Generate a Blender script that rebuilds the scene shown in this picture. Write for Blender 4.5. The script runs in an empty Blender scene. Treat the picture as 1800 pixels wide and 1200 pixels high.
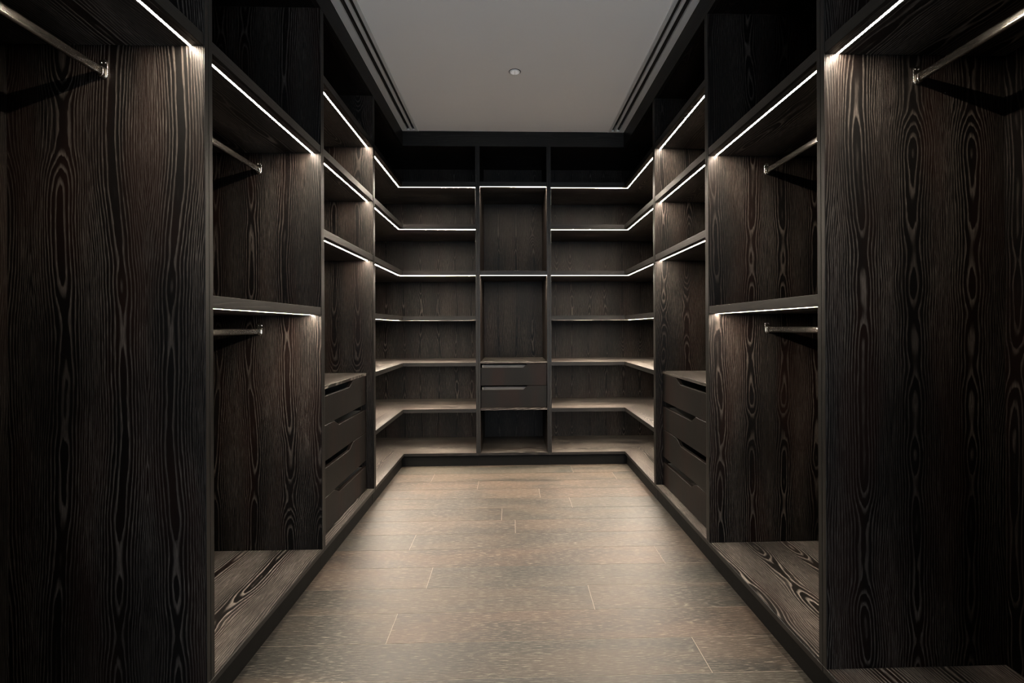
import bpy, math, random
from mathutils import Matrix, Vector
random.seed(7)
S = bpy.context.scene
COL = S.collection
H = 1.122                      # lens height above the floor

# ------------------------------------------------------------------ camera
cam_d = bpy.data.cameras.new('camera')
cam = bpy.data.objects.new('camera', cam_d)
COL.objects.link(cam)
cam_d.sensor_fit = 'HORIZONTAL'
cam_d.sensor_width = 36.0
cam_d.lens = 18.0
cam_d.shift_x = -25.83 / 1800
cam_d.shift_y = -23.9 / 1800
cam_d.clip_start = 0.05
cam.matrix_world = (Matrix.Translation((-0.030, 0, H)) @ Matrix.Rotation(-0.03078, 4, 'Z')
                    @ Matrix.Rotation(math.pi / 2, 4, 'X') @ Matrix.Rotation(-0.00419, 4, 'Z'))
S.camera = cam

# ------------------------------------------------------------------ light and exposure
LED_STRENGTH = 930.0
LED_COLOUR = (1.0, 0.85, 0.68, 1)
WORLD_COLOUR = (0.80, 0.90, 1.0, 1)
WORLD_STRENGTH = 7.4
w = bpy.data.worlds.new('daylight')
S.world = w
w.use_nodes = True
bg = w.node_tree.nodes['Background']
bg.inputs[0].default_value = WORLD_COLOUR
bg.inputs[1].default_value = WORLD_STRENGTH
S.view_settings.view_transform = 'Standard'
S.view_settings.look = 'None'
S.view_settings.exposure = 0.0
S.view_settings.gamma = 1.0
S.view_settings.use_curve_mapping = False
S.cycles.max_bounces = 8
S.cycles.diffuse_bounces = 5
S.cycles.sample_clamp_indirect = 4.0
S.cycles.filter_width = 1.2


# ------------------------------------------------------------------ materials
class NT:
    """small helper to write node graphs"""
    def __init__(self, name):
        self.m = bpy.data.materials.new(name)
        self.m.use_nodes = True
        self.t = self.m.node_tree
        self.b = self.t.nodes['Principled BSDF']

    def n(self, kind, **kw):
        nd = self.t.nodes.new(kind)
        for k, v in kw.items():
            setattr(nd, k, v)
        return nd

    def put(self, sock, v):
        if hasattr(v, 'is_output') or isinstance(v, bpy.types.NodeSocket):
            self.t.links.new(v, sock)
        else:
            sock.default_value = v

    def ma(self, op, a, b=0.0, c=0.0):
        nd = self.n('ShaderNodeMath', operation=op)
        for i, v in enumerate((a, b, c)):
            if i < len(nd.inputs):
                self.put(nd.inputs[i], v)
        return nd.outputs[0]

    def vec(self, x, y, z=0.0):
        nd = self.n('ShaderNodeCombineXYZ')
        for i, v in enumerate((x, y, z)):
            self.put(nd.inputs[i], v)
        return nd.outputs[0]

    def noise(self, v, scale=1.0, detail=2.0, rough=0.5):
        nd = self.n('ShaderNodeTexNoise')
        self.put(nd.inputs['Vector'], v)
        nd.inputs['Scale'].default_value = scale
        nd.inputs['Detail'].default_value = detail
        nd.inputs['Roughness'].default_value = rough
        return nd.outputs['Fac']

    def sstep(self, v, a, b, lo=0.0, hi=1.0):
        nd = self.n('ShaderNodeMapRange', interpolation_type='SMOOTHSTEP')
        self.put(nd.inputs[0], v)
        for i, q in enumerate((a, b, lo, hi)):
            self.put(nd.inputs[i + 1], q)
        return nd.outputs[0]

    def mix(self, f, a, b):
        nd = self.n('ShaderNodeMix', data_type='RGBA')
        self.put(nd.inputs[0], f)
        self.put(nd.inputs[6], a)
        self.put(nd.inputs[7], b)
        return nd.outputs[2]

    def uv(self):
        nd = self.n('ShaderNodeUVMap', uv_map='grain')
        sp = self.n('ShaderNodeSeparateXYZ')
        self.t.links.new(nd.outputs[0], sp.inputs[0])
        return sp.outputs[0], sp.outputs[1]

    def bump(self, h, strength=0.3, dist=0.001):
        nd = self.n('ShaderNodeBump')
        nd.inputs['Strength'].default_value = strength
        nd.inputs['Distance'].default_value = dist
        self.put(nd.inputs['Height'], h)
        self.t.links.new(nd.outputs[0], self.b.inputs['Normal'])


def grain_height(g, s, t, leaf, ring, amp=0.055):
    """plain-sawn oak: growth rings cut by a flat veneer leaf, leaves book-matched"""
    p = g.ma('PINGPONG', s, leaf)
    li = g.ma('FLOOR', g.ma('DIVIDE', s, leaf * 2))
    wob = g.ma('SUBTRACT', g.noise(g.vec(g.ma('MULTIPLY', li, 3.1), g.ma('MULTIPLY', t, 1.1)), 1.0, 1.0), 0.5)
    ctr = g.ma('MULTIPLY_ADD', wob, 0.10, leaf * 0.52)
    d0 = g.ma('SUBTRACT', g.noise(g.vec(g.ma('ADD', g.ma('MULTIPLY', li, 1.7), 11.3), g.ma('MULTIPLY', t, 1.55)), 1.0, 2.0), 0.5)
    d = g.ma('MULTIPLY', d0, amp * 4)
    ds = g.ma('SUBTRACT', p, ctr)
    r = g.ma('SQRT', g.ma('ADD', g.ma('MULTIPLY', ds, ds), g.ma('ADD', g.ma('MULTIPLY', d, d), 0.00003)))
    n1 = g.ma('SUBTRACT', g.noise(g.vec(g.ma('MULTIPLY', p, 20), g.ma('MULTIPLY', t, 3)), 1.0, 3.0), 0.5)
    n2 = g.ma('SUBTRACT', g.noise(g.vec(g.ma('MULTIPLY', p, 110), g.ma('MULTIPLY', t, 16)), 1.0, 2.0), 0.5)
    r = g.ma('ADD', r, g.ma('ADD', g.ma('MULTIPLY', n1, 0.016), g.ma('MULTIPLY', n2, 0.0035)))
    ph = g.ma('MULTIPLY', g.ma('DIVIDE', r, ring), g.ma('MULTIPLY_ADD', r, 7.0, 0.62))
    return g.ma('FRACT', ph), p, r


def oak(name, dark, light, leaf=0.16, ring=0.0095, line=1.0, rough=0.5, amp=0.055, spec=0.5, red=(0.02, 0.009, 0.006, 1)):
    g = NT(name)
    s, t = g.uv()
    f, p, r = grain_height(g, s, t, leaf, ring, amp)
    # limed early-wood line: sharp on one side, fading on the other; late wood stays smooth and dark
    band = g.ma('MULTIPLY', g.sstep(f, 0.0, 0.09), g.sstep(f, 0.12, 0.5, 1.0, 0.0))
    late = g.ma('MULTIPLY', g.sstep(f, 0.30, 0.5), g.sstep(r, 0.030, 0.075, 1.0, 0.12))
    pores = g.sstep(g.noise(g.vec(g.ma('MULTIPLY', s, 520), g.ma('MULTIPLY', t, 22)), 1.0, 2.0, 0.6), 0.44, 0.60)
    fibre = g.sstep(g.noise(g.vec(g.ma('MULTIPLY', s, 300), g.ma('MULTIPLY', t, 6)), 1.0, 3.0, 0.65), 0.45, 0.63)
    patch = g.sstep(g.noise(g.vec(g.ma('MULTIPLY', s, 5), g.ma('MULTIPLY', t, 1.5)), 1.0, 2.0), 0.36, 0.66, 0.4, 1.0)
    a = g.ma('MULTIPLY', band, g.ma('MULTIPLY_ADD', pores, 0.5, 0.5))
    b = g.ma('MULTIPLY', g.ma('MULTIPLY', fibre, g.ma('MULTIPLY_ADD', pores, 0.7, 0.3)), g.ma('MULTIPLY', g.ma('SUBTRACT', 1.0, late), 0.62))
    lime = g.ma('MULTIPLY', g.ma('MAXIMUM', a, b), g.ma('MULTIPLY', patch, line))
    tone = g.noise(g.vec(g.ma('MULTIPLY', s, 7), g.ma('MULTIPLY', t, 1.2), 4.0), 1.0, 2.0)
    base = g.mix(g.sstep(tone, 0.42, 0.66), dark, red)
    g.put(g.b.inputs['Base Color'], g.mix(lime, base, light))
    g.put(g.b.inputs['Roughness'], g.ma('MULTIPLY_ADD', lime, 0.16, rough))
    g.b.inputs['Specular IOR Level'].default_value = spec
    g.bump(g.ma('MULTIPLY', lime, -1.0), 0.5, 0.0006)
    return g.m


def floor_oak(name, dark, mid, light):
    g = NT(name)
    s, t = g.uv()
    f, p, r = grain_height(g, s, t, 0.12, 0.012, 0.07)
    oi = g.n('ShaderNodeObjectInfo')
    rnd = oi.outputs['Random']
    band = g.ma('MULTIPLY', g.sstep(f, 0.0, 0.12), g.sstep(f, 0.16, 0.7, 1.0, 0.0))
    pores = g.sstep(g.noise(g.vec(g.ma('MULTIPLY', s, 420), g.ma('MULTIPLY', t, 26)), 1.0, 3.0, 0.65), 0.47, 0.66)
    lime = g.ma('MINIMUM', g.ma('ADD', g.ma('MULTIPLY', g.ma('MULTIPLY', band, pores), 0.5), g.ma('MULTIPLY', pores, 0.24)), 1.0)
    cloud = g.noise(g.vec(g.ma('MULTIPLY', s, 9), g.ma('MULTIPLY', t, 2.2), g.ma('MULTIPLY', rnd, 30)), 1.0, 3.0)
    base = g.mix(g.sstep(cloud, 0.38, 0.62), dark, mid)
    hue = g.n('ShaderNodeValToRGB')
    g.put(hue.inputs[0], rnd)
    cr = hue.color_ramp
    cr.elements[0].position, cr.elements[0].color = 0.0, (0.72, 0.80, 0.79, 1)
    cr.elements[1].position, cr.elements[1].color = 1.0, (1.18, 1.09, 1.03, 1)
    for pos, c in ((0.28, (1.06, 1.03, 0.99, 1)), (0.52, (1.02, 0.925, 0.86, 1)), (0.75, (0.84, 0.89, 0.86, 1))):
        e = cr.elements.new(pos)
        e.color = c
    mul = g.n('ShaderNodeMix', data_type='RGBA', blend_type='MULTIPLY')
    mul.inputs[0].default_value = 1.0
    g.put(mul.inputs[6], g.mix(lime, base, light))
    g.put(mul.inputs[7], hue.outputs[0])
    g.put(g.b.inputs['Base Color'], mul.outputs[2])
    g.put(g.b.inputs['Roughness'], g.ma('MULTIPLY_ADD', cloud, 0.12, 0.42))
    g.b.inputs['Specular IOR Level'].default_value = 0.13
    g.bump(g.ma('MULTIPLY', lime, -1.0), 0.35, 0.0006)
    return g.m


def plain(name, col, rough=0.6, metal=0.0, spec=0.5, mottle=0.06, scale=14.0, brushed=False):
    g = NT(name)
    co = g.n('ShaderNodeTexCoord')
    v = co.outputs['Object']
    if brushed:
        mp = g.n('ShaderNodeMapping')
        mp.inputs['Scale'].default_value = (1, 40, 1)
        g.put(mp.inputs[0], v)
        v = mp.outputs[0]
    nz = g.noise(v, scale, 3.0)
    a = tuple(c * (1 - mottle) for c in col[:3]) + (1,)
    b = tuple(min(1, c * (1 + mottle)) for c in col[:3]) + (1,)
    g.put(g.b.inputs['Base Color'], g.mix(nz, a, b))
    g.put(g.b.inputs['Roughness'], g.ma('MULTIPLY_ADD', nz, 0.08, rough - 0.04))
    g.b.inputs['Metallic'].default_value = metal
    g.b.inputs['Specular IOR Level'].default_value = spec
    return g.m


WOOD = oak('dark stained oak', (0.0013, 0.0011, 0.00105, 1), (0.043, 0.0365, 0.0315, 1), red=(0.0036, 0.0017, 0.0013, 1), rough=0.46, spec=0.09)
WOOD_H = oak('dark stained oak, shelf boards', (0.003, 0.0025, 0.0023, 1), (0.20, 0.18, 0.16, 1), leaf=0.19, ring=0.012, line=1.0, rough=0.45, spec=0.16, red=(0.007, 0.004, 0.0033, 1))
EDGE = oak('dark stained oak edging', (0.0034, 0.0032, 0.0029, 1), (0.020, 0.0185, 0.0165, 1), leaf=0.2, ring=0.02, line=0.7, rough=0.42, spec=0.16, red=(0.005, 0.0042, 0.0038, 1))
DRAWER = oak('smooth dark drawer veneer', (0.0030, 0.0027, 0.0024, 1), (0.008, 0.0072, 0.0063, 1), line=0.45, rough=0.5, spec=0.10, red=(0.0055, 0.0030, 0.0024, 1))
BLACK = plain('black plinth laminate', (0.0022, 0.0021, 0.0020), 0.55, spec=0.07)
LINING = plain('grey drawer lining', (0.085, 0.082, 0.078), 0.7)
FLOOR = floor_oak('limed grey oak planks', (0.0088, 0.0086, 0.0081, 1), (0.0240, 0.0185, 0.0150, 1), (0.125, 0.110, 0.094, 1))
JOINT = plain('pale plank joint', (0.14, 0.12, 0.10), 0.8)
PAINT = plain('white ceiling paint', (0.84, 0.825, 0.80), 0.85, mottle=0.02, scale=3)
WALLP = plain('grey wall paint', (0.35, 0.34, 0.33), 0.85, mottle=0.03, scale=3)
VENT = plain('off white diffuser paint', (0.55, 0.55, 0.53), 0.5, mottle=0.03)
VOID = plain('black duct lining', (0.004, 0.004, 0.004), 0.9)
BLADE = plain('black diffuser blade', (0.018, 0.018, 0.017), 0.5)
WHITE = plain('white plastic', (0.85, 0.85, 0.83), 0.4, mottle=0.02)
METAL = plain('brushed nickel', (0.56, 0.535, 0.49), 0.21, metal=1.0, scale=60)


def glow_disc_material():
    g = NT('white fitting disc with added glow')
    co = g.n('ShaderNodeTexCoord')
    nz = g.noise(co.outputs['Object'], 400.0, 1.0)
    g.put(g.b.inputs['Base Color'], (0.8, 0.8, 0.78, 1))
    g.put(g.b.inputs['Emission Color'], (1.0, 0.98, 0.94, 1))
    g.put(g.b.inputs['Emission Strength'], g.ma('MULTIPLY_ADD', nz, 0.12, 0.17))  # emission added to lift the disc above the ceiling tone, no known lamp
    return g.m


GLOW_DISC = glow_disc_material()


def led_material(name, k):
    g = NT(name)
    s, t = g.uv()
    nz = g.noise(g.vec(s, g.ma('MULTIPLY', t, 60)), 1.0, 1.0)
    g.put(g.b.inputs['Base Color'], (0.9, 0.88, 0.8, 1))
    g.put(g.b.inputs['Emission Color'], LED_COLOUR)
    g.put(g.b.inputs['Emission Strength'], g.ma('MULTIPLY_ADD', nz, LED_STRENGTH * 0.1 * k, LED_STRENGTH * 0.95 * k))
    return g.m


LED = led_material('warm led diffuser', 1.0)
LED_MID = led_material('warm led diffuser, lower circuit', 0.8)
LED_LOW = led_material('warm led diffuser, dimmed lowest circuit', 0.5)



# ------------------------------------------------------------------ mesh helpers
class MB:
    """collects quads and polygons with grain coordinates in metres; build() links ONE mesh object"""
    def __init__(self):
        self.v, self.f, self.u, self.sm = [], [], [], []

    def face(self, idx, uvs, smooth=False):
        self.f.append(idx)
        self.u.append(uvs)
        self.sm.append(smooth)

    def box(self, x0, x1, y0, y1, z0, z1, g='z'):
        x0, x1 = min(x0, x1), max(x0, x1)
        y0, y1 = min(y0, y1), max(y0, y1)
        z0, z1 = min(z0, z1), max(z0, z1)
        return self.hexa([(x0, y0), (x1, y0), (x1, y1), (x0, y1)], z0, z1, g)

    def hexa(self, pts, z0, z1, g='z'):
        """a prism over a plan polygon (counter-clockwise)"""
        return self.prism([(p[0], p[1], z0) for p in pts], (0, 0, z1 - z0), g)

    def prism(self, base, d, g='z'):
        """polygon base (outward side seen clockwise from +d) extruded by d"""
        o1, o2 = random.uniform(0, 9), random.uniform(0, 30)
        n = len(base)
        b = len(self.v)
        top = [(p[0] + d[0], p[1] + d[1], p[2] + d[2]) for p in base]
        self.v += list(base) + top
        faces = [tuple(b + i for i in reversed(range(n))), tuple(b + n + i for i in range(n))]
        faces += [(b + i, b + (i + 1) % n, b + n + (i + 1) % n, b + n + i) for i in range(n)]
        gi = 'xyz'.index(g)
        for fc in faces:
            P = [Vector(self.v[i]) for i in fc]
            nr = Vector((0, 0, 0))
            for i in range(len(P)):
                nr += P[i].cross(P[(i + 1) % len(P)])
            ni = max(range(3), key=lambda k: abs(nr[k]))
            ax = [k for k in range(3) if k != ni]
            if gi in ax:
                si = [k for k in ax if k != gi][0]
                ti = gi
            else:
                si, ti = ax
            self.face(fc, [(q[si] + o1, q[ti] + o2) for q in P])
        return self

    def loft(self, rings, cap=True, smooth=True):
        """closed rings of equal point count"""
        n = len(rings[0])
        b = len(self.v)
        for r in rings:
            self.v += [tuple(p) for p in r]
        for k in range(len(rings) - 1):
            for i in range(n):
                j = (i + 1) % n
                q = (b + k * n + i, b + k * n + j, b + (k + 1) * n + j, b + (k + 1) * n + i)
                self.face(q, [(self.v[a][0] + self.v[a][2], self.v[a][1]) for a in q], smooth)
        if cap:
            for q in (tuple(b + i for i in reversed(range(n))), tuple(b + (len(rings) - 1) * n + i for i in range(n))):
                self.face(q, [(self.v[a][0], self.v[a][2]) for a in q])
        return self

    def build(self, name, mat, parent=None, bevel=0.0, fix=False):
        me = bpy.data.meshes.new(name)
        off = Vector(parent_origin(parent))
        me.from_pydata([tuple(Vector(p) - off) for p in self.v], [], self.f)
        uvl = me.uv_layers.new(name='grain')
        k = 0
        for fu in self.u:
            for q in fu:
                uvl.data[k].uv = q
                k += 1
        for p, sm in zip(me.polygons, self.sm):
            p.use_smooth = sm
        if fix:
            import bmesh
            bm = bmesh.new()
            bm.from_mesh(me)
            bmesh.ops.recalc_face_normals(bm, faces=bm.faces)
            bm.to_mesh(me)
            bm.free()
        me.materials.append(mat)
        o = bpy.data.objects.new(name, me)
        COL.objects.link(o)
        if parent is not None:
            o.parent = parent
        if bevel:
            md = o.modifiers.new('edge', 'BEVEL')
            md.width = bevel
            md.segments = 1
            md.limit_method = 'ANGLE'
        return o


def parent_origin(p):
    v = Vector((0, 0, 0))
    while p is not None:
        v += p.location
        p = p.parent
    return v


def thing(name, label, cat, loc, group=None):
    o = bpy.data.objects.new(name, None)
    o.empty_display_size = 0.1
    COL.objects.link(o)
    o.location = loc
    o['label'] = label
    o['category'] = cat
    if group:
        o['group'] = group
    return o


def struct(o):
    o['kind'] = 'structure'
    return o


def part(name, mat, parent, *b, g='z', bevel=0.0012, label=None):
    o = MB().box(*b, g=g).build(name, mat, parent, bevel)
    if label:
        o['label'] = label
    return o


# ------------------------------------------------------------------ dimensions (metres; z counted from the lens, +H)
Z = lambda r: r + H
W = 0.900                       # front plane of the side units
XB = 1.460                      # their back panels
YB = 4.169                      # front plane of the end units
YK = 4.800                      # their back panel
Y0 = 0.800                      # near side of the nearest bay
Y1, Y2, Y3 = (1.4874, 1.5257), (2.3841, 2.4191), (3.2754, 3.3164)
PT = 0.0185                     # panel thickness
TH = 0.036                      # shelf thickness
ZT = 1.152                      # undersides of the shelves
Z2, Z3, Z4, Z5, Z6 = 0.807, 0.430, 0.0625, -0.309, -0.686
ZBASE = -1.015
ZCOR = 1.476
ZC = 1.598
LEDX = 0.040                    # strip set back from the front edge
DIVL, DIVR = (-0.3153, -0.2790), (0.2645, 0.3005)

# ------------------------------------------------------------------ room shell
fl = MB().box(-1.52, 1.52, -1.60, 4.86, -0.10, -0.0006).build('floor', JOINT)
struct(fl)
rows = []
k = 0
ROW = 0.193
y = 1.644 - 16 * ROW
JOINTS = {9: [0.35], 8: [-0.09, 0.92], 7: [-0.01], 6: [-0.55], 5: [0.70], 4: [-0.40], 3: [0.30], 2: [-0.48], 1: [0.62], 0: [-0.57],
          10: [0.16], 11: [-0.27], 12: [0.75, -0.62], 13: [0.45]}
for r in range(-16, 14):
    ya, yb_ = 1.644 + r * ROW, 1.644 + (r + 1) * ROW
    yb_ = min(yb_, 4.186)
    if r + 1 in JOINTS:
        cuts = sorted(JOINTS[r + 1])
    else:
        cuts = [random.uniform(-0.8, 0.8)]
    xs = [-1.5] + cuts + [1.5]
    for a, b in zip(xs, xs[1:]):
        part('plank', FLOOR, fl, a + 0.0011, b - 0.0011, ya + 0.0011, yb_ - 0.0011, -0.0005, 0.0, g='x', bevel=0.0)

struct(MB().box(-1.60, -1.50, -1.60, 4.95, -0.1, Z(ZC) + 0.12).build('wall_left', WALLP))
struct(MB().box(1.50, 1.60, -1.60, 4.95, -0.1, Z(ZC) + 0.12).build('wall_right', WALLP))
struct(MB().box(-1.50, 1.50, 4.85, 4.95, -0.1, Z(ZC) + 0.12).build('wall_back', WALLP))
# the wall behind the lens, with the opening to the next room
wf = MB().box(-1.50, -0.55, -1.60, -1.50, -0.0, Z(ZC)).box(1.10, 1.50, -1.60, -1.50, -0.0, Z(ZC))
struct(wf.build('wall_front', WALLP))
VX0, VX1 = 0.7735, 0.898
ce = MB()
ce.box(-VX0, VX0, -1.60, YB + 0.05, Z(ZC), Z(ZC) + 0.10)
ce.box(-1.50, -VX1, -1.60, YB + 0.05, Z(ZC), Z(ZC) + 0.10).box(VX1, 1.50, -1.60, YB + 0.05, Z(ZC), Z(ZC) + 0.10)
ce.box(-1.50, 1.50, YB + 0.05, 4.95, Z(ZC), Z(ZC) + 0.10)
ce.box(-1.50, 1.50, -1.60, YB + 0.05, Z(ZC) + 0.10, Z(ZC) + 0.13)
struct(ce.build('ceiling', PAINT))
# bulkhead boards between the cabinets and the ceiling
struct(MB().box(-W, -W - 0.02, Y0, YB + 0.02, Z(ZCOR), Z(ZC) - 0.0005, g='y').build('trim_1', EDGE, None, 0.001))
struct(MB().box(W, W + 0.02, Y0, YB + 0.02, Z(ZCOR), Z(ZC) - 0.0005, g='y').build('trim_2', EDGE, None, 0.001))
struct(MB().box(-W, W, YB, YB + 0.02, Z(ZCOR), Z(ZC) - 0.0005, g='x').build('trim_3', EDGE, None, 0.001))


# ------------------------------------------------------------------ cabinet parts
REC, SKIN, LW = 0.0004, 0.0011, 0.0040     # depth of the strip in its slot, depth of the slot, half width


def strip(parent, x0, x1, y0, y1, z):
    """glowing diffuser let into the underside of a shelf: flush, and a little recessed on the eye-level shelves"""
    g = 'y' if abs(y1 - y0) > abs(x1 - x0) else 'x'
    o = MB().box(x0, x1, y0, y1, z + (REC if z < Z(0.3) else 0.0001), z + SKIN, g=g).build('light_strip', LED, parent)
    o['label'] = 'glowing warm white light strip under the shelf front'
    return o


def side_shelf(root, sx, y0, y1, zb, led=True, front=W + 0.002):
    """shelf of a side unit: board with a deeper-toned front edge, lit from below along the front"""
    xa, xb, z0, z1 = front + 0.012, XB - 0.012, Z(zb), Z(zb) + TH
    prof = [(xa, z0), (W + LEDX - LW, z0), (W + LEDX - LW, z0 + SKIN), (W + LEDX + LW, z0 + SKIN), (W + LEDX + LW, z0), (xb, z0), (xb, z1), (xa, z1)]
    m = MB().prism([(sx * q[0], y0, q[1]) for q in prof], (0, y1 - y0, 0), 'y')
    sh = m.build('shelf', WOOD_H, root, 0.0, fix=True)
    e = part('shelf_edge', EDGE, sh, sx * front, sx * (front + 0.012), y0, y1, Z(zb), Z(zb) + TH, g='y')
    if led:
        strip(sh, sx * (W + LEDX - LW), sx * (W + LEDX + LW), y0 + 0.001, y1 - 0.001, Z(zb))
    return sh


def carcass(root, sx, y0, y1, front=W):
    """side panels, back panel, base board, plinth, top"""
    zb, zt = Z(ZBASE), Z(ZCOR)
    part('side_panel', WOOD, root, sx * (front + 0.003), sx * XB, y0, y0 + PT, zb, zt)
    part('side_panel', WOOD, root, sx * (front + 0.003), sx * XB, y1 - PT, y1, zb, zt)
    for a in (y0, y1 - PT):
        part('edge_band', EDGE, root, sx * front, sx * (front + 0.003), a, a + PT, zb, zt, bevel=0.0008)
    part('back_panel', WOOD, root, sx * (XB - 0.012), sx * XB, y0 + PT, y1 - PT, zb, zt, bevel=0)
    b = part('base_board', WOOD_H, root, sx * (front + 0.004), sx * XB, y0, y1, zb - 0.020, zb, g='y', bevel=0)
    part('board_edge', EDGE, b, sx * front, sx * (front + 0.004), y0, y1, zb - 0.020, zb, g='y', bevel=0.001)
    part('plinth', BLACK, root, sx * (front + 0.018), sx * (front + 0.036), y0, y1, 0.0, zb - 0.020, g='y', bevel=0)
    part('top_panel', WOOD, root, sx * (front + 0.021), sx * XB, y0, y1, zt, zt + 0.018, g='y', bevel=0)


def ellipse(cx, cz, rx, rz, y, n=28):
    return [(cx + rx * math.cos(a * 2 * math.pi / n), y, cz + rz * math.sin(a * 2 * math.pi / n)) for a in range(n)]


def stadium(cx, z0, z1, r, y, n=10):
    """rounded upright plate outline in the xz plane"""
    p = [(cx + r * math.cos(math.pi * i / n), y, z1 + r * math.sin(math.pi * i / n)) for i in range(n + 1)]
    p += [(cx + r * math.cos(math.pi + math.pi * i / n), y, z0 + r * math.sin(math.pi + math.pi * i / n)) for i in range(n + 1)]
    return p


def rail(root, sx, y0, y1, z):
    """oval hanging rail between the side panels, held in a screwed end bracket at each side"""
    cx = sx * 1.180
    ro = MB().loft([stadium(cx, z - 0.0065, z + 0.0065, 0.0065, q) for q in (y0 + 0.004, y1 - 0.004)]).build('hanging_rail', METAL, root, fix=True)
    ro['label'] = 'brushed metal oval hanging rail'
    for q, d in ((y0, 1), (y1, -1)):
        m = MB()
        m.loft([stadium(cx, z - 0.006, z + 0.026, 0.0120, q), stadium(cx, z - 0.006, z + 0.026, 0.0120, q + d * 0.0022),
                stadium(cx, z - 0.006, z + 0.026, 0.0112, q + d * 0.003)], smooth=False)
        outer = [stadium(cx, z - 0.0065, z + 0.0065, 0.0088, q + d * h) for h in (0.003, 0.0135, 0.0150)]
        inner = [stadium(cx, z - 0.0065, z + 0.0065, 0.0068, q + d * h) for h in (0.0150, 0.003)]
        m.loft(outer + inner, cap=False)
        for dx, dz in ((-0.0055, 0.0285), (0.0055, 0.0285)):
            m.loft([ellipse(cx + dx, z + dz, r, r, q + d * h, 12) for r, h in ((0.0036, 0.003), (0.0034, 0.0042), (0.002, 0.0050))])
        m.build('bracket', METAL, ro, fix=True)
    return ro


def hanging_unit(name, label, sx, y0, y1, double):
    root = thing(name, label, 'wardrobe', (sx * (W + XB) / 2, (y0 + y1) / 2, 0), 'hanging wardrobes along the aisle')
    carcass(root, sx, y0, y1)
    a, b = y0 + PT, y1 - PT
    side_shelf(root, sx, a, b, Z2)
    rail(root, sx, a, b, Z(0.735 if sx > 0 else 0.727))
    if double:
        side_shelf(root, sx, a, b, Z4)
        rail(root, sx, a, b, Z(-0.012))
    return root


def drawer_front(prof, axis, pos, th):
    """front board with a stepped finger cut-out in its top edge; prof is a (u, z) outline"""
    m = MB()
    if axis == 'x':
        m.prism([(pos, u, z) for u, z in prof], (th, 0, 0), 'z')
    else:
        m.prism([(u, pos, z) for u, z in prof], (0, th, 0), 'z')
    return m


def profile(u0, u1, z0, z1, cut, ramp, side):
    """side -1: cut-out from u0 to ramp end; +1: from ramp start to u1"""
    c = (u0 + u1) / 2
    zc = z1 - 0.0325
    if side < 0:
        return [(u0, z0), (u1, z0), (u1, z1), (c + cut, z1), (c + cut - ramp, zc), (u0, zc)]
    return [(u0, z0), (u1, z0), (u1, zc), (c - cut + ramp, zc), (c - cut, z1), (u0, z1)]


def drawer_unit(name, label, sx, y0, y1):
    root = thing(name, label, 'wardrobe', (sx * (W + XB) / 2, (y0 + y1) / 2, 0), 'shelf and drawer units along the aisle')
    carcass(root, sx, y0, y1)
    a, b = y0 + PT, y1 - PT
    for zz in (ZT, Z2, Z3):
        side_shelf(root, sx, a, b, zz)
    part('counter_top', WOOD_H, root, sx * 0.946, sx * (XB - 0.012), a, b, Z(-0.298), Z(-0.281), g='y')
    zs = [-0.2995, -0.4765, -0.6550, -0.8335, -1.0125]
    for k in range(4):
        zt, zb = Z(zs[k]) - 0.0015, Z(zs[k + 1]) + 0.0015
        pr = profile(a + 0.002, b - 0.002, zb, zt, 0.158, 0.070, -1 if k % 2 == 0 else 1)
        d = drawer_front(pr, 'x', sx * 0.948, sx * 0.019).build('drawer', DRAWER, root, 0.0012, fix=True)
        bx = MB()
        x0, x1 = sx * 0.9672, sx * 1.43
        bt = zt - 0.040
        bx.box(x0, x1, a + 0.012, a + 0.024, zb + 0.012, bt).box(x0, x1, b - 0.024, b - 0.012, zb + 0.012, bt)
        bx.box(x1 - sx * 0.012, x1, a + 0.024, b - 0.024, zb + 0.012, bt)
        bx.box(x0, x1, a + 0.012, b - 0.012, zb + 0.004, zb + 0.012)
        bx.build('drawer_box', LINING, d)
    return root


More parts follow.
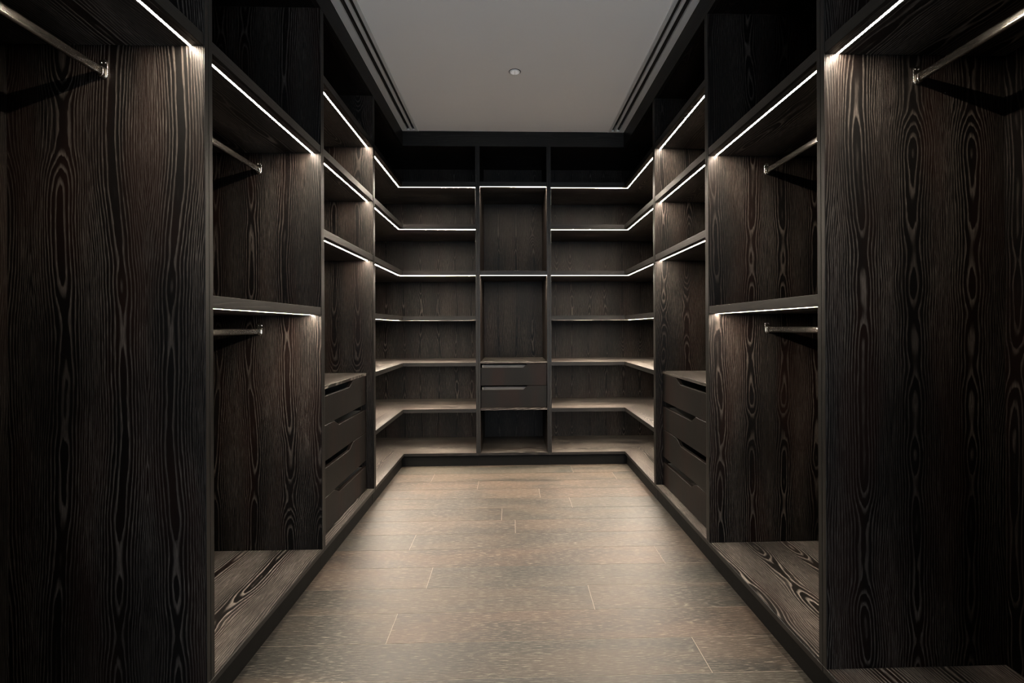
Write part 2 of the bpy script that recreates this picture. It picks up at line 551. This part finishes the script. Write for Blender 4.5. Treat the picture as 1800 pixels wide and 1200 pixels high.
def corner_unit(name, label, sx, xin):
    """L-shaped run of open shelves that turns the corner; xin is the outer face of its inner side panel"""
    root = thing(name, label, 'shelving unit', (sx * 1.18, 4.4, 0), 'corner shelving units')
    zb, zt = Z(ZBASE), Z(ZCOR)
    ya = Y3[1] - PT
    # mid of the double post on the side wall
    part('side_panel', WOOD, root, sx * (W + 0.003), sx * XB, ya, Y3[1], zb, zt)
    part('edge_band', EDGE, root, sx * W, sx * (W + 0.003), ya, Y3[1], zb, zt, bevel=0.0008)
    p0, p1 = xin, xin + sx * PT * 0.97
    part('side_panel', WOOD, root, p0, p1, YB + 0.003, YK, zb, zt)
    part('edge_band', EDGE, root, p0, p1, YB, YB + 0.003, zb, zt, bevel=0.0008)
    part('back_panel', WOOD, root, sx * (XB - 0.012), sx * XB, Y3[1], YK - 0.012, zb, zt, bevel=0)
    part('back_panel', WOOD, root, p1, sx * XB, YK - 0.012, YK, zb, zt, bevel=0)

    def lboard(nm, f, z0, z1, ystart, xend, mat, edge, led):
        """two arms mitred at the corner, with an edge strip along the front"""
        def quad(pts, g):
            if sx < 0:
                pts = [(-q[0], q[1]) for q in pts][::-1]
            return pts
        ax = abs(xend)
        inx, iny = W + f + edge, YB + f + edge       # inner corner of the board
        m = MB()
        xo, yo = XB - 0.012, YK - 0.012
        l0, l1 = LEDX - LW, LEDX + LW
        zs = z0 + SKIN if led else z0
        def arms(f0, f1, za, zc):
            # f0, f1: distance from the unit fronts; None is the back of the board
            a0, b0 = W + f0, YB + f0
            a1, b1 = (xo, yo) if f1 is None else (W + f1, YB + f1)
            m.hexa(quad([(a0, ystart), (a1, ystart), (a1, b1), (a0, b0)], 'y'), za, zc, 'y')
            m.hexa(quad([(ax, b0), (a0, b0), (a1, b1), (ax, b1)], 'x'), za, zc, 'x')
        arms(f + edge, None, zs, z1)
        if led:
            arms(f + edge, l0, z0, zs)
            arms(l1, None, z0, zs)
        b = m.build(nm, mat, root)
        e = MB()
        fx, fy = W + f, YB + f
        e.hexa(quad([(fx, ystart), (inx, ystart), (inx, iny), (fx, fy)], 'y'), z0, z1, 'y')
        e.hexa(quad([(ax, fy), (fx, fy), (inx, iny), (ax, iny)], 'x'), z0, z1, 'x')
        e.build('shelf_edge' if nm == 'shelf' else 'board_edge', EDGE, b)
        if led:
            q = MB()
            q.hexa(quad([(W + l0, ystart + 0.001), (W + l1, ystart + 0.001), (W + l1, YB + l1), (W + l0, YB + l0)], 'y'), z0 + (REC if z0 < Z(0.3) else 0.0001), z0 + SKIN, 'y')
            q.hexa(quad([(ax + 0.001, YB + l0), (W + l0, YB + l0), (W + l1, YB + l1), (ax + 0.001, YB + l1)], 'x'), z0 + (REC if z0 < Z(0.3) else 0.0001), z0 + SKIN, 'x')
            o = q.build('light_strip', LED if z0 > H else (LED_MID if z0 > Z(-0.5) else LED_LOW), b)
            o['label'] = 'glowing warm white light strip under the shelf front'
        return b

    for zz in (ZT, Z2, Z3, Z4, Z5, Z6):
        lboard('shelf', 0.004, Z(zz), Z(zz) + TH * (1 if zz > 0 else 0.8), Y3[1], p1, WOOD_H, 0.012, True)
    lboard('base_board', 0.0, zb - 0.020, zb, ya, p0, WOOD_H, 0.004, False)
    m = MB()
    X = lambda q: sx * q
    pl = [(W + 0.018, ya), (W + 0.036, ya), (W + 0.036, YB + 0.036), (abs(xin), YB + 0.036), (abs(xin), YB + 0.018), (W + 0.018, YB + 0.018)]
    pts = [(X(q[0]), q[1]) for q in pl]
    if sx < 0:
        pts = pts[::-1]
    m.hexa(pts, 0.0, zb - 0.020, 'y')
    m.build('plinth', BLACK, root, fix=True)
    tp = [(W + 0.021, ya), (XB, ya), (XB, YK), (abs(xin), YK), (abs(xin), YB + 0.021), (W + 0.021, YB + 0.021)]
    pts = [(X(q[0]), q[1]) for q in tp]
    if sx < 0:
        pts = pts[::-1]
    MB().hexa(pts, zt, zt + 0.018, 'y').build('top_panel', WOOD, root, fix=True)
    return root


def centre_unit():
    x0, x1 = -0.2967, 0.2822
    root = thing('drawer_cabinet', 'narrow tall oak cabinet at the far end, two lit niches above two drawers',
                 'cabinet', ((x0 + x1) / 2, 4.5, 0))
    zb, zt = Z(ZBASE), Z(ZCOR)
    pt = 0.0177
    a, b = x0 + pt, x1 - pt
    for q in (x0, x1 - pt):
        part('side_panel', WOOD, root, q, q + pt, YB + 0.003, YK, zb, zt)
        part('edge_band', EDGE, root, q, q + pt, YB, YB + 0.003, zb, zt, bevel=0.0008)
    part('back_panel', WOOD, root, a, b, YK - 0.012, YK, zb, zt, bevel=0)
    bb = part('base_board', WOOD_H, root, x0, x1, YB + 0.004, YK, zb - 0.020, zb, g='x', bevel=0)
    part('board_edge', EDGE, bb, x0, x1, YB, YB + 0.004, zb - 0.020, zb, g='x', bevel=0.001)
    part('plinth', BLACK, root, x0, x1, YB + 0.018, YB + 0.036, 0, zb - 0.020, g='x', bevel=0)
    part('top_panel', WOOD, root, x0, x1, YB + 0.021, YK, zt, zt + 0.018, g='x', bevel=0)
    for zz in (ZT + 0.003, Z3):
        ya, yz, z0, z1 = YB + 0.016, YK - 0.012, Z(zz), Z(zz) + TH
        l0, l1 = YB + 0.027 - LW, YB + 0.027 + LW
        prof = [(ya, z0), (l0, z0), (l0, z0 + SKIN), (l1, z0 + SKIN), (l1, z0), (yz, z0), (yz, z1), (ya, z1)]
        sh = MB().prism([(a, q[0], q[1]) for q in prof], (b - a, 0, 0), 'x').build('shelf', WOOD_H, root, fix=True)
        part('shelf_edge', EDGE, sh, a, b, YB + 0.004, YB + 0.016, Z(zz), Z(zz) + TH, g='x')
        strip(sh, a + 0.001, b - 0.001, l0, l1, Z(zz))
    part('counter_top', WOOD_H, root, a, b, YB + 0.006, YK - 0.012, Z(-0.288), Z(-0.274), g='x')
    part('shelf', WOOD_H, root, a, b, YB + 0.004, YK - 0.012, Z(-0.669), Z(-0.652), g='x')
    zs = [-0.2895, -0.4705, -0.6505]
    for k in range(2):
        zt_, zb_ = Z(zs[k]) - 0.0015, Z(zs[k + 1]) + 0.0015
        pr = profile(a + 0.002, b - 0.002, zb_, zt_, 0.112, 0.036, -1)
        d = drawer_front(pr, 'y', YB + 0.012, 0.019).build('drawer', DRAWER, root, 0.0012, fix=True)
        bx = MB()
        u0, u1 = YB + 0.0312, YK - 0.05
        bt = zt_ - 0.012
        bx.box(a + 0.012, a + 0.024, u0, u1, zb_ + 0.012, bt).box(b - 0.024, b - 0.012, u0, u1, zb_ + 0.012, bt)
        bx.box(a + 0.024, b - 0.024, u0 + 0.02, u0 + 0.03, zb_ + 0.012, bt)
        bx.box(a + 0.024, b - 0.024, u1 - 0.012, u1, zb_ + 0.012, bt)
        bx.box(a + 0.012, b - 0.012, u0, u1, zb_ + 0.004, zb_ + 0.012)
        bx.build('drawer_box', LINING, d)
    return root


M1, M2, M3 = sum(Y1) / 2, sum(Y2) / 2, sum(Y3) / 2
GAP = 0.0004
for sx, side in ((-1, 'left'), (1, 'right')):
    hanging_unit('hanging_wardrobe', 'dark oak full-height hanging wardrobe nearest the viewer, %s side of the aisle' % side, sx, Y0, Y1[0] + PT, False)
    hanging_unit('hanging_wardrobe', 'dark oak wardrobe with an upper and a lower rail, middle of the %s row' % side, sx, Y1[1] - PT, Y2[0] + PT - 0.0012, True)
    drawer_unit('drawer_wardrobe', 'dark oak shelf unit with four stacked drawers below, %s row' % side, sx, Y2[1] - PT + 0.0012, Y3[0] + PT)
corner_unit('corner_shelving', 'dark oak L-shaped open corner shelving in the far left corner', -1, -0.3153 + PT * 0.97)
corner_unit('corner_shelving', 'dark oak L-shaped open corner shelving in the far right corner', 1, 0.3005 - PT * 0.97)
centre_unit()


# ------------------------------------------------------------------ ceiling fittings
def diffuser(sx, side):
    zc = Z(ZC)
    ya, yb = -1.5, 4.158
    root = thing('air_diffuser', 'long off-white two-slot air diffuser along the %s edge of the ceiling' % side, 'air vent',
                 (sx * 0.836, (ya + yb) / 2, zc), 'ceiling slot diffusers')
    m = MB()
    z0, z1 = zc - 0.003, zc + 0.012
    for p, q in ((0.7735, 0.7945), (0.8150, 0.8330), (0.8600, VX1)):
        m.box(sx * p, sx * q, ya, yb - 0.012, z0, z1, g='y')
    m.box(sx * 0.7735, sx * VX1, yb - 0.012, yb + 0.011, z0, z1, g='x')
    m.build('frame', VENT, root, 0.001)
    part('edge_lip', WHITE, root, sx * 0.7700, sx * 0.7735, ya, yb + 0.011, zc - 0.0045, zc, g='y', bevel=0.0008)
    part('plenum', VOID, root, sx * 0.7735, sx * VX1, ya, yb, zc + 0.055, zc + 0.062, g='y', bevel=0)
    for q in (0.8075, 0.8530):
        m = MB()
        t = 0.0035
        m.prism([(sx * q - t / 2, ya, zc + 0.008), (sx * q + t / 2, ya, zc + 0.008), (sx * (q - 0.012) + t / 2, ya, zc + 0.030), (sx * (q - 0.012) - t / 2, ya, zc + 0.030)],
                (0, yb - 0.012 - ya, 0), 'y')
        m.build('blade', BLADE, root, fix=True)
    return root


diffuser(-1, 'left')
diffuser(1, 'right')


def disc(cx, cy, rings, n=40):
    return [[(cx + r * math.cos(2 * math.pi * i / n), cy + r * math.sin(2 * math.pi * i / n), z) for i in range(n)] for r, z in rings]


def ceiling_fitting():
    zc = Z(ZC)
    cx, cy = 0.001, 3.196
    root = thing('ceiling_fitting', 'small round white fitting in the middle of the grey ceiling', 'ceiling fitting', (cx, cy, zc))
    m = MB()
    m.loft(disc(cx, cy, [(0.038, zc), (0.038, zc - 0.0015), (0.0365, zc - 0.002), (0.034, zc - 0.002), (0.034, zc - 0.0004)]), cap=False)
    m.build('shadow_ring', BLADE, root, fix=True)
    m = MB()
    m.loft(disc(cx, cy, [(0.033, zc - 0.0005), (0.033, zc - 0.005), (0.0315, zc - 0.0065), (0.0280, zc - 0.0065), (0.0268, zc - 0.0045), (0.0, zc - 0.0045)]), cap=False)
    m.build('rim', WHITE, root, fix=True)
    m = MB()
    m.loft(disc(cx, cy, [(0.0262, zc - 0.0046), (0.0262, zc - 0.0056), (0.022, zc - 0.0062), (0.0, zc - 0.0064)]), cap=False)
    m.build('lens', GLOW_DISC, root, fix=True)  # plain face disc of an unidentified fitting, brightened by added glow
    part('centre_bar', WHITE, root, cx - 0.0022, cx + 0.0022, cy - 0.025, cy + 0.025, zc - 0.0078, zc - 0.0060, g='y', bevel=0.0005)
    return root


ceiling_fitting()
